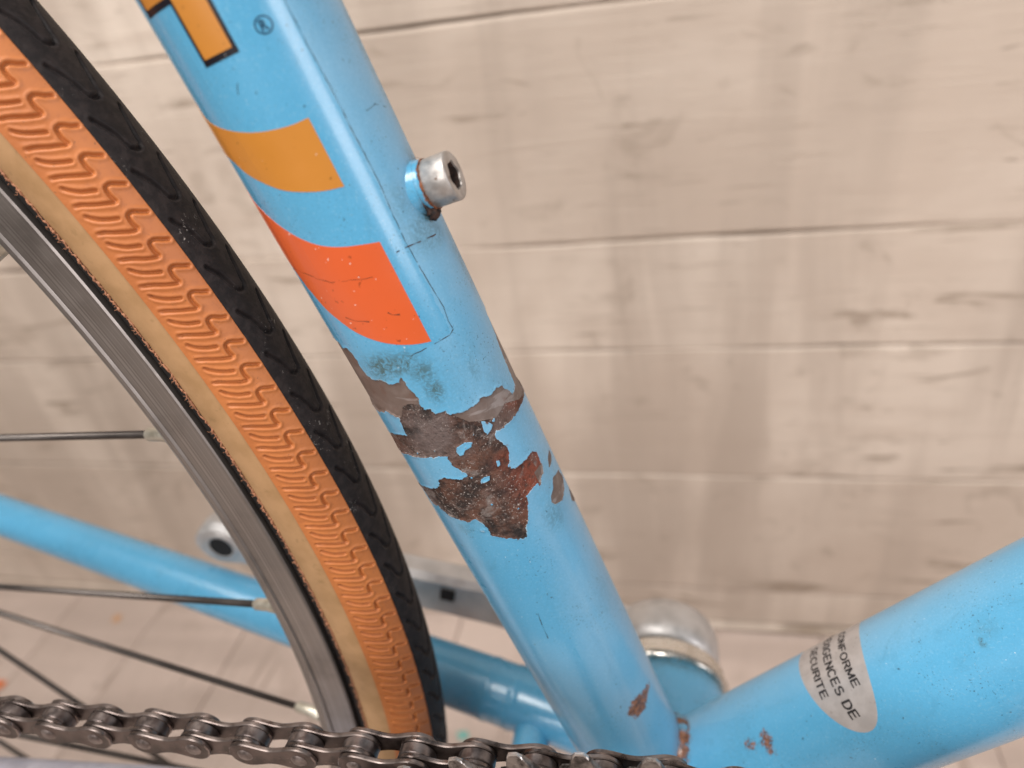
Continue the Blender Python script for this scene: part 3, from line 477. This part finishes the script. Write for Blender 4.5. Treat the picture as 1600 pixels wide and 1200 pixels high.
V = np.concatenate(V + [on_tube(np.array([-21.]), np.array([77.1 - .6]), np.array([RD + .07]), DD, G1)])
F = [(k * na + i, (k + 1) * na + i, (k + 1) * na + (i + 1) % na, k * na + (i + 1) % na) for k in range(nr - 1) for i in range(na)] + [(nr * na, i, (i + 1) % na) for i in range(na)]
tag(obj('safety_sticker', V, F, M_sticker, down), 'silver oval sticker with black lettering')
def arc(cx, cy, rx, ry, a0, a1, n=14): return [(cx + rx * math.cos(t), cy + ry * math.sin(t)) for t in np.radians(np.linspace(a0, a1, n))]
GLYPH = dict(A=[[(0, 0), (.36, 1), (.72, 0)], [(.12, .34), (.6, .34)]], C=[arc(.37, .5, .34, .5, 48, 312)], D=[[(.07, 0), (.07, 1), (.3, 1)] + arc(.32, .5, .36, .5, 90, -90) + [(.07, 0)]],
    E=[[(.62, 1), (.07, 1), (.07, 0), (.64, 0)], [(.07, .52), (.56, .52)]], F=[[(.62, 1), (.07, 1), (.07, 0)], [(.07, .5), (.54, .5)]], G=[arc(.38, .5, .35, .5, 48, 330) + [(.70, .46), (.42, .46)]], I=[[(.07, 0), (.07, 1)]],
    M=[[(.06, 0), (.06, 1), (.42, .12), (.78, 1), (.78, 0)]], N=[[(.07, 0), (.07, 1), (.64, 0), (.64, 1)]], O=[arc(.39, .5, .36, .5, 0, 360, 26)], R=[[(.07, 0), (.07, 1), (.4, 1)] + arc(.42, .76, .22, .24, 80, -80) + [(.07, .52)], [(.4, .5), (.66, 0)]],
    S=[arc(.34, .75, .27, .25, 40, 260, 12) + arc(.34, .25, .29, .26, 85, -145, 12)], T=[[(0, 1), (.66, 1)], [(.33, 1), (.33, 0)]], U=[[(.07, 1), (.07, .34)] + arc(.36, .32, .29, .32, 180, 360) + [(.65, 1)]], X=[[(0, 1), (.66, 0)], [(.66, 1), (0, 0)]])
ADV = dict(I=.14, M=.84, O=.78, G=.74, D=.7, A=.72)
def print_text(body, wd=.19):
    """grotesque capitals drawn as strokes of even width"""
    V, F, x0 = [], [], 0.
    for ch in body:
        if ch == ' ': x0 += .42; continue
        for st in GLYPH[ch]:
            q = []
            for a, c in zip(st[:-1], st[1:]): q += [(a[0] + (c[0] - a[0]) * t, a[1] + (c[1] - a[1]) * t) for t in np.linspace(0, 1, max(2, int(math.dist(a, c) / .12) + 1))[:-1]]
            q = np.array(q + [st[-1]]); d = np.diff(q, axis=0); d /= np.linalg.norm(d, axis=1)[:, None] + 1e-9; n = np.stack([-d[:, 1], d[:, 0]], 1)
            for k in range(len(d)):
                e0, e1 = q[k] - d[k] * wd * .3, q[k + 1] + d[k] * wd * .3; i0 = len(V)
                V += [e0 + n[k] * wd / 2, e1 + n[k] * wd / 2, e1 - n[k] * wd / 2, e0 - n[k] * wd / 2]; F.append((i0, i0 + 1, i0 + 2, i0 + 3))
                V[i0:] = [v + np.array([x0, 0]) for v in V[i0:]]
        x0 += ADV.get(ch, .68) + .17
    return np.array(V), F
def sticker_line(body, a_end, s_end, slope, width, cap):
    V, F = print_text(body); lo, hi = V.min(0), V.max(0)
    x = (V[:, 0] - hi[0]) / (hi[0] - lo[0]) * width; y = V[:, 1] * cap          # x ends at 0
    u = a_end + x / mmd; s = s_end + slope * x / mmd + y; lift = RD + .12 + .002 * (np.arange(len(V)) // 4 % 9)
    obj('sticker_text', on_tube(u, s, lift, DD, G1), F, M_text, down, smooth=False)
sticker_line('CONFORME', 24, 80.75, .027, 17.6, 1.72); sticker_line('AUX EXIGENCES DE', 43, 76.75, .027, 31.5, 1.95); sticker_line('SECURITE', 22, 72.2, .022, 15.8, 1.75)

# weld fillet where the two tubes run into each other
W = []
for a in np.linspace(-80, 80, 120):
    s_ = np.arange(60, 15, -.05); q = on_tube(np.full(len(s_), a), s_, np.full(len(s_), RS)); d_ = np.linalg.norm(q - (q @ DD)[:, None] * DD, axis=1); k = np.argmax(d_ < RD)
    if d_[k] < RD: W.append(q[k])
V, F = sweep(W, 2.3 + .4 * vnoise(np.arange(len(W)) / 4., 41), 14, up=(.7, 0, .7))
obj('joint_bead', V, F, M_paint, bike, attrs=dict(rust=.55 + .35 * noise2(V[:, 1] / 2.5, V[:, 2] / 2.5, 17), grime=np.full(len(V), .3), edge=np.zeros(len(V))))

# ------------------------------------------------------------------ bottom bracket shell, stays
V, F = lathe([(16, -34), (20, -34), (20.3, -33.4), (20.3, 33.4), (20, 34), (16, 34)], (0, 0, 0), (0, 1, 0), (0, 0, 1), 96)
pr_ = np.array([(16, -34), (20, -34), (20.3, -33.4)] + [(20.3, y) for y in np.arange(-32, 33, 1.)] + [(20.3, 33.4), (20, 34), (16, 34)])
V, F = lathe(pr_, (0, 0, 0), (0, 1, 0), (0, 0, 1), 140)
rb = np.maximum.reduce([.8 * np.exp(-(np.linalg.norm(V - np.array(p), axis=1) / q) ** 2) for p, q in (((8.1, 9.2, 18.3), 4.5), ((7.9, 0.5, 18.4), 6), ((6, -8, 19), 6), ((7, 5, 19), 4))])
bb = obj('bottom_bracket_shell', V, F, M_paint, bike, attrs=dict(grime=.75 * np.exp(-((V[:, 1] - 33) / 2.2) ** 2), rust=rb, edge=np.zeros(len(V)))); sharpen(bb, 40)
def stay(pts, radii, n=40, label=None):
    P = np.array(pts, float); t = np.linspace(0, 1, len(P)); tt = np.linspace(0, 1, 140); P2 = np.stack([np.interp(tt, t, P[:, i]) for i in range(3)], 1)
    ker = np.ones(9) / 9
    for i in range(3): P2[4:-4, i] = np.convolve(P2[:, i], ker, 'valid')
    V, F = sweep(P2, np.interp(tt, t, radii), n); return obj('chain_stay', V, F, M_paint, bike, attrs=dict(grime=np.full(len(V), .04), rust=np.zeros(len(V)), edge=np.zeros(len(V))))
A0 = np.array([-.829, 19.234, -6.133]); dv = np.array([-.999, .167, .178])
ts = np.array([0, 40, 60, 66, 68, 72, 74, 86, 88, 92, 94, 150, 250, 330, 440.]); tl = np.linspace(0, 440, 140)
rl = np.interp(tl, [0, 60, 150, 240, 340, 440], [11.2, 10.7, 9.4, 8.2, 7.4, 6.4]) 
V, F = sweep(A0 + np.concatenate([np.arange(0, 110, .7), np.arange(110, 440, 4)])[:, None] * dv, [float(np.interp(t, [0, 60, 150, 240, 340, 440], [11.0, 10.5, 9.4, 8.2, 7.4, 6.4])) + .35 * math.exp(-((t - 48) / 1.0) ** 2) + .3 * math.exp(-((t - 57) / 1.2) ** 2) for t in np.concatenate([np.arange(0, 110, .7), np.arange(110, 440, 4)])], 44)
obj('chain_stay', V, F, M_paint, bike, attrs=dict(grime=np.full(len(V), .03), rust=np.zeros(len(V)), edge=np.zeros(len(V))))
o = stay([(-2, -19, -6), (-60, -23, 5), (-140, -27, 22.6), (-205, -31, 23.6), (-420, -78, 68)], [10.5, 9, 7.2, 7.2, 6.2]); o.data.materials[0] = M_plated; o['label'] = 'silver plated chain stay below the chain'
V, F = sweep([(-42, y, -.6) for y in np.linspace(-21, 22, 12)], 5.9, 28)
obj('stay_bridge', V, F, M_paint, bike, attrs=dict(grime=np.zeros(len(V)), rust=np.zeros(len(V)), edge=np.zeros(len(V))))
Pq, Fq = sweep([(-42 + 6.9 * math.cos(t), 19.6, -.6 + 6.9 * math.sin(t)) for t in np.linspace(0, 2 * np.pi, 40)], 1.3, 8, False); obj('joint_bead', Pq, Fq, M_crud, bike)  # dark ring painted for the shadow and crud round the bridge joint

# ------------------------------------------------------------------ far crank arm, cup and lock ring
V, F = lathe([(15, 33.8), (21.6, 34.1), (22.0, 34.6), (22.0, 36.4), (21.2, 37.0), (20.6, 37.2), (20.6, 41.5), (19.8, 42.3), (10, 42.5)], (0, 0, 0), (0, 1, 0), (0, 0, 1), 72); sharpen(obj('lock_ring', V, F, M_chrome, bike), 40)
e = np.array([-161.5, 0, 42.]); L = np.linalg.norm(e); ux = e / L; uz = np.array([-ux[2], 0, ux[0]]) * -1
if uz[2] < 0: uz = -uz
st = np.concatenate([np.linspace(-18, -9, 6), np.linspace(-4, L + 2, 40), L + np.array([5, 7.5, 9.2, 10.2])])
bm_V = []; prof = []
for s_ in st:
    if s_ < 14: h = math.sqrt(max(18.5 ** 2 - min(s_, 0) ** 2, 1)) if s_ < 0 else 18.5 - 7 * (s_ / 14) ** 1.4
    elif s_ <= L - 12: h = 11.5 - 3.2 * (s_ - 14) / (L - 26) + 0
    elif s_ <= L: h = 8.3 + 2.2 * ((s_ - L + 12) / 12) ** 2
    else: h = math.sqrt(max(10.5 ** 2 - (s_ - L) ** 2, .6))
    y0 = 45 + 7.5 * min(1, max(0, s_ / 60)); y1 = 60 + 3 * min(1, max(0, s_) / 60); c_ = min(2.2, h * .4)
    q = [(y0 + c_, -h), (y0, -h + c_), (y0, h - c_), (y0 + c_, h), (y1 - c_, h), (y1, h - c_), (y1, -h + c_), (y1 - c_, -h)]
    bm_V += [ux * s_ + uz * z + np.array([0, y, 0]) for y, z in q]
n = len(st); F = [(i * 8 + j, i * 8 + (j + 1) % 8, (i + 1) * 8 + (j + 1) % 8, (i + 1) * 8 + j) for i in range(n - 1) for j in range(8)] + [tuple(range(8)), tuple(range((n - 1) * 8, n * 8))[::-1]]
crank = obj('crank_arm', np.array(bm_V), F, M_alloy, bike); sharpen(crank, 40)
V, F = lathe([(6.6, 52.6), (6.4, 52.2), (5.2, 52.1), (4.8, 52.35), (3, 52.4), (0, 52.4)], ux * L, (0, 1, 0), (0, 0, 1), 40); obj('pedal_eye', V, F, [M_alloy, M_dark], crank, midx=[0 if (i % 5) < 3 else 1 for i in range(len(F))])  # flat dark disc painted as the shade inside the eye, nothing is cut
V, F = box(-2.7, 2.7, 51.6, 52.9, -2.7, 2.7, .4); V = V[:, :1] * ux + V[:, 2:] * uz + V[:, 1:2] * np.array([0, 1., 0]) + ux * 79.5 + uz * (3.0); obj('hole_shade', V, F, M_dark, crank)  # solid dark block, its colour stands in for the shade of a hole
V, F = lathe([(17.5, 44.8), (18.9, 46), (19.3, 50), (19.1, 56), (17.6, 60.5), (14, 63.8), (8, 65.6), (0, 66)], (0, 0, 0), (0, 1, 0), (0, 0, 1), 60); sharpen(obj('dust_cap', V, F, M_alloy, crank), 60)
V, F = lathe([(8, 38), (8, 47)], (0, 0, 0), (0, 1, 0), (0, 0, 1), 32); obj('axle', V, F, M_chrome, bike)

# ------------------------------------------------------------------ rear wheel
wheel = bpy.data.objects.new('rear_wheel', None); col.objects.link(wheel); wheel.parent = bike; wheel.location = (0, 0, (AZ - FLOOR) * .001)
HUB = np.array([AX, 0, AZ])
def wobj(name, V, F, m, **kw): return obj(name, V, F, m, wheel, base=HUB, **kw)
phi_f = np.arange(-9.5, 30.5, .034); phi_c = np.arange(30.5, 350.5, .8); PHI = np.concatenate([phi_f, phi_c]); nf = len(phi_f)
PER, PH0 = 360 / 376.5, 23.489 - 23.564                      # sidewall rhythm, read off the hooks
PER = .9562
S_line = [(a, b) for a, b in TR['S'] if b < 71.2] + [(23.60, 73.4), (23.63, 76.0)]
sh = [((a + c + PER) / 2, (b + d) / 2) for (a, b), (c, d) in zip(TR['Sshort'], [TR['S2short'][0], TR['S2short'][1], TR['S2short'][2], TR['S2short'][3], TR['S2short'][5]])]; sh = sh + [(2 * sh[-1][0] - sh[-2][0], sh[-1][1] + 3.2)]
def ring_zone(name, a0, a1, na, mat, hfun=None, r=RT_, attr=None, per=None):
    al = np.linspace(a0, a1, na); P, Q = np.meshgrid(PHI, al, indexing='ij'); h = np.zeros(P.shape); gv = np.zeros(P.shape)
    if hfun is not None: h[:nf], gv[:nf] = hfun(P[:nf], Q[:nf])
    q = r + h if np.isscalar(r) else r(Q) + h
    ar, pr_ = np.radians(Q), np.radians(P); R = RC + q * np.cos(ar); y = Y0 - q * np.sin(ar)
    V = np.stack([AX + R * np.cos(pr_), y, AZ + R * np.sin(pr_)], -1).reshape(-1, 3)
    return wobj(name, V, grid_faces(len(PHI), na, True), mat, attrs=dict(groove=gv.ravel()))
KP = math.radians(1) * 333.; KA = math.radians(1) * RT_
def side_h(P, Q):
    x = (P - 23.489) / PER; x = (x - np.floor(x)) * PER + 23.489; x = x * KP; y = Q * KA; D = np.full(P.shape, 9.)
    x = x + .10 * noise2(P * 3.1, Q / 9, 4)
    for line in (S_line, sh):
        L = np.array(line); L = np.stack([L[:, 0] * KP, L[:, 1] * KA], 1)
        for k in (-1, 0, 1, 2): D = np.minimum(D, near(L + np.array([(k - .0) * PER * KP, 0]), x, y, False)[0])
    fade = np.clip((79.5 - Q) / 6, 0, 1); g = np.exp(-(D / .28) ** 2)
    return (-.68 * g + .15 * np.exp(-((D - .62) / .36) ** 2)) * fade + .012 * noise2(P * 30, Q * .6, 2), g * fade
ring_zone('orange_sidewall', 28.5, 82.3, 78, M_rub, side_h)['label'] = 'orange rubber sidewall with moulded hooked ribs'
PT = 1.689
def tread_h(P, Q):
    x = (P - 21.45) / PT; x = ((x - np.floor(x)) * PT + 21.45) * KP; y = Q * KA; D = np.full(P.shape, 9.)
    L = np.array(TR['tongue']); L = np.stack([L[:, 0] * KP, L[:, 1] * KA], 1)
    for k in (-1, 0, 1): D = np.minimum(D, near(L + np.array([k * PT * KP, 0]), x, y, False)[0])
    g = np.exp(-(D / .36) ** 2); return -.7 * g + .06 * np.exp(-((D - .75) / .3) ** 2) + .02 * noise2(P * 40, Q * .5, 6) + .16, g
ring_zone('tyre_tread', -40, 28.45, 90, M_tread, tread_h)
ring_zone('far_sidewall', -122, -40, 24, M_rub)
ring_zone('tyre_casing', 82.2, 121.5, 22, M_cas, None, r=lambda Q: RT_ - .28 + .0 * Q)
al = np.array([(319.9, -12.2), (319.2, -11.4), (317.5, -10.4), (315, -10.0)])
V, F = lathe(al, (AX, 0, AZ), (0, 1, 0), (1, 0, 0), 360); wobj('bead', V, F, M_bead)
# frayed fabric edge of the tyre bead
t = np.radians(np.arange(-9, 31, .02)); rr = 319.75 + .28 * vnoise(np.degrees(t) * 5, 3) + .2 * vnoise(np.degrees(t) * 19, 4); yy = -12.45 + .12 * vnoise(np.degrees(t) * 11, 5)
V, F = sweep(np.stack([AX + rr * np.cos(t), yy, AZ + rr * np.sin(t)], 1), .2 + .1 * vnoise(np.degrees(t) * 13, 6), 6, True)
Vs, Fs = [V], [F]; parts = [(V, F)]
for k in range(260):
    a = math.radians(random.uniform(-8, 29)); rad = 319.6 + random.uniform(-.3, .5); P0 = np.array([AX + rad * math.cos(a), -12.5 + random.uniform(-.2, .2), AZ + rad * math.sin(a)])
    d = np.array([random.uniform(-1, 1), random.uniform(-.9, .1), random.uniform(-1, 1)]) * random.uniform(.12, .5) + np.array([-math.cos(a), 0, -math.sin(a)]) * .35; b = np.array([random.uniform(-1, 1), random.uniform(-1, .3), random.uniform(-1, 1)]) * .25
    parts.append(sweep([P0, P0 + d * .5 + b, P0 + d], [.07, .06, .03], 4, False))
o = wobj('frayed_thread', *join(*parts), M_thread); o['kind'] = 'stuff'
yc = -2.
pf = [(316.0, -9.2), (316.2, -11.6), (315.9, -12.02), (309.0, -12.05), (308.6, -12.55), (307.6, -12.6), (307.1, -12.0), (306.8, -11.2), (303.0, -8.6), (302.2, -8.1), (301.2, -5.6), (300.9, -2)]
pf = pf + [(r_, 2 * yc - y_) for r_, y_ in pf[:-1][::-1]]
V, F = lathe(pf, (AX, 0, AZ), (0, 1, 0), (1, 0, 0), 420); rim = wobj('rim', V, F, M_rim); sharpen(rim, 25)
V, F = lathe([(15, -24), (15, -20), (24, -19.5), (24, -16.5), (14, -15), (13, 0), (14, 27), (28, 28.5), (28, 31.5), (15, 32), (8, 36)], (AX, 0, AZ), (0, 1, 0), (1, 0, 0), 48); sharpen(wobj('hub', V, F, M_chrome), 30)
# spokes: the ones in view end where their rims holes and flange holes put them
seen = {0: (13.3, 32, 102), 1: (2.2, 32, 38), 2: (-7.3, 32, 76), 3: (-17, -18, 58), 4: (-28, 44, 143), 5: (-41, 32, 58)}
for k in range(36):
    a = 13.3 - 10 * k; yh = 31 if k % 2 == 0 else -18; off = 26 if k % 4 < 2 else -26
    if k in seen: a, yh, zh = seen[k]; H = np.array([AX, yh, zh])
    else:
        b = math.radians(a) + (1 if off > 0 else -1) * 1.35; H = np.array([AX + 26 * math.cos(b), yh, AZ + 26 * math.sin(b)])
    ar = math.radians(a); P = np.array([AX + 301.5 * math.cos(ar), yc, AZ + 301.5 * math.sin(ar)]); d = (H - P); L = np.linalg.norm(d); d /= L
    V, F = sweep([P + d * 6, P + d * (L - 1)], 1.0, 12, up=(.3, 1, .2)); wobj('spoke', V, F, M_spoke)
    V, F = sweep([P - d * 1, P + d * 4, P + d * 6.5, P + d * 10.5, P + d * 11.3], [2.2, 2.2, 1.75, 1.65, 1.1], 14, up=(.3, 1, .2)); wobj('nipple', V, F, M_nip)

# ------------------------------------------------------------------ chain
chain = bpy.data.objects.new('chain', None); col.objects.link(chain); chain.parent = bike
CY = -41.6; ca = math.radians(.85)
pins = [np.array([-148.606 + 12.7 * k * math.cos(ca), CY, 82.0 + 12.7 * k * math.sin(ca)]) for k in range(-9, 12)]
r0 = np.hypot(pins[-1][0], pins[-1][2]); an = math.atan2(pins[-1][2], pins[-1][0])
for k in range(1, 9):
    an -= 2 * math.asin(6.35 / r0); pins.append(np.array([r0 * math.cos(an), CY, r0 * math.sin(an)]))
def plate(y0, y1, h, waist): V, F, mi = plate_mesh(y0, y1, h, waist); return V, F, [M_chain, M_edge], mi
def plate_mesh(y0, y1, h, waist):
    """figure-eight link plate between two pins, rounded edges"""
    top = []
    for x in np.linspace(-h, 12.7 + h, 45):
        if x < 0: z = math.sqrt(max(h * h - x * x, 0))
        elif x > 12.7: z = math.sqrt(max(h * h - (x - 12.7) ** 2, 0))
        else:
            q = abs(x - 6.35) / 6.35; z = waist + (h - waist) * q * q * (3 - 2 * q)
        top.append((x, z))
    out = top + [(x, -z) for x, z in top[-2:0:-1]]; n = len(out); c = np.array([6.35, 0]); O = np.array(out)
    def inset(d):
        T = np.roll(O, -1, 0) - np.roll(O, 1, 0); T /= np.linalg.norm(T, axis=1)[:, None] + 1e-9; N = np.stack([-T[:, 1], T[:, 0]], 1); N *= -np.sign((N * (O - np.array([np.clip(O[:, 0], 0, 12.7), 0 * O[:, 0]]).T)).sum(1))[:, None]
        return O + N * d
    V = []; e = .22
    for y, d in ((y0, e), (y0 + e, 0), (y1 - e, 0), (y1, e)):
        for p in inset(d): V.append((p[0], y, p[1]))
    F = [(a * n + i, a * n + (i + 1) % n, (a + 1) * n + (i + 1) % n, (a + 1) * n + i) for a in range(3) for i in range(n)]
    m = 45
    for a, fl in ((0, 1), (3, 0)):                            # fill the two faces with strips
        for i in range(m - 1):
            u, v = i, i + 1; p = (n - i) % n; q = n - i - 1
            f = [a * n + u, a * n + v] + ([a * n + q] if q != v else []) + ([a * n + p] if p != u else [])
            if len(set(f)) > 2: F.append(tuple(f if fl else f[::-1]))
    return np.array(V), F, [1] * (3 * n) + [0] * (len(F) - 3 * n)
def shared(name, V, F, m, mi=None): 
    me = mesh(name, np.asarray(V), F, m, midx=mi); o = bpy.data.objects.new('x', me); sharpen(o, 38); bpy.data.objects.remove(o); return me
IW, OW = 1.25, 2.28
m_out = [shared('outer_plate', *plate(*s, 3.8, 2.45)) for s in ((-OW - 1.0, -OW), (OW, OW + 1.05))]
m_in = [shared('inner_plate', *plate(*s, 3.95, 2.6)) for s in ((-IW - 1.0, -IW), (IW, IW + 1.0))]
m_rol = shared('roller', *lathe([(2.6, -IW + .08), (3.7, -IW + .1), (3.88, -IW + .3), (3.88, IW - .3), (3.7, IW - .1), (2.6, IW - .08)], (0, 0, 0), (0, 1, 0), (0, 0, 1), 40), M_roller)
m_pin = shared('pin', *lathe([(0, -OW - 1.5), (.7, -OW - 1.48), (1.3, -OW - 1.38), (1.8, -OW - 1.0), (1.8, OW + .95), (1.5, OW + 1.22), (1.15, OW + 1.32), (0, OW + 1.32)], (0, 0, 0), (0, 1, 0), (0, 0, 1), 28), M_pin)
def put(name, me, P, ang=0.):
    o = bpy.data.objects.new(name, me); col.objects.link(o); o.parent = chain; o.location = (P - BASE) * .001; o.rotation_euler = (0, -ang, 0); return o
for i, P in enumerate(pins):
    k = i - 9; put('roller', m_rol, P, random.uniform(0, 6)); put('pin', m_pin, P, random.uniform(0, 6))
    if i + 1 < len(pins):
        d = pins[i + 1] - P; ang = math.atan2(d[2], d[0])
        for me in (m_out if k % 2 else m_in): put('outer_plate' if k % 2 else 'inner_plate', me, P + np.array([0, random.uniform(-.05, .05), 0]), ang + random.uniform(-.006, .006))

# ------------------------------------------------------------------ chainrings
def ring_mesh(N, rp, tip, root, y0, y1, phase, inner):
    """toothed ring: worn teeth, chamfered towards the tip"""
    M_ = N * 16; V = []; rows = []
    for j in range(M_):
        u = ((j / 16.) % 1); a = math.radians(phase) + 2 * np.pi * (j / M_); q = abs(u - .5) * 2                 # q = 1 at the tip
        f = np.clip((q - .34) / .56, 0, 1); f = f * f * (3 - 2 * f); R = root + (tip - root) * f ** .9
        yt = .30 + .7 * (1 - f)                                # thinner at the tip
        ym = (y0 + y1) / 2; hw = (y1 - y0) / 2
        row = [(inner, y0), (root - 3, y0), (root - .6, ym - hw), (R - .35, ym - hw * yt), (R, ym - hw * yt * .55), (R, ym + hw * yt * .55), (R - .35, ym + hw * yt), (root - .6, ym + hw), (inner, y1)]
        rows.append([(r_ * math.cos(a), y_, r_ * math.sin(a)) for r_, y_ in row])
    V = np.array(rows).reshape(-1, 3); return V, grid_faces(M_, 9, True)
V, F = ring_mesh(42, 84.96, 88.2, 81.0, CY - 1.0, CY + 1.0, math.degrees(math.atan2(pins[20][2], pins[20][0])) + 360 / 42 / 2, 62); cr = obj('inner_chainring', V, F, M_ring, bike); sharpen(cr, 30)
V, F = ring_mesh(51, 103, 102.0, 95.0, -48.7, -46.4, 89.4, 78); q = (np.hypot(V[:, 0], V[:, 2]) > 100.2)
fm = q[F].sum(1) >= 3; big = obj('outer_chainring', V, F, [M_ring, M_tip], bike, midx=fm.astype(int)); sharpen(big, 30)
for k in range(5):                                           # arms and bolts behind the rings
    a = math.radians(20 + 72 * k); V, F = sweep([(20 * math.cos(a), -45.6, 20 * math.sin(a)), (84 * math.cos(a), -45.2, 84 * math.sin(a))], [7, 4.5], 16); obj('spider_arm', V, F, M_alloy, bike)
V, F = lathe([(0, -50.5), (9, -50.5), (10, -49.5), (22, -49), (24.5, -48), (24.5, -43), (20, -42), (12, -34)], (0, 0, 0), (0, 1, 0), (0, 0, 1), 48); sharpen(obj('spider_hub', V, F, M_alloy, bike), 40)
bpy.context.view_layer.update()
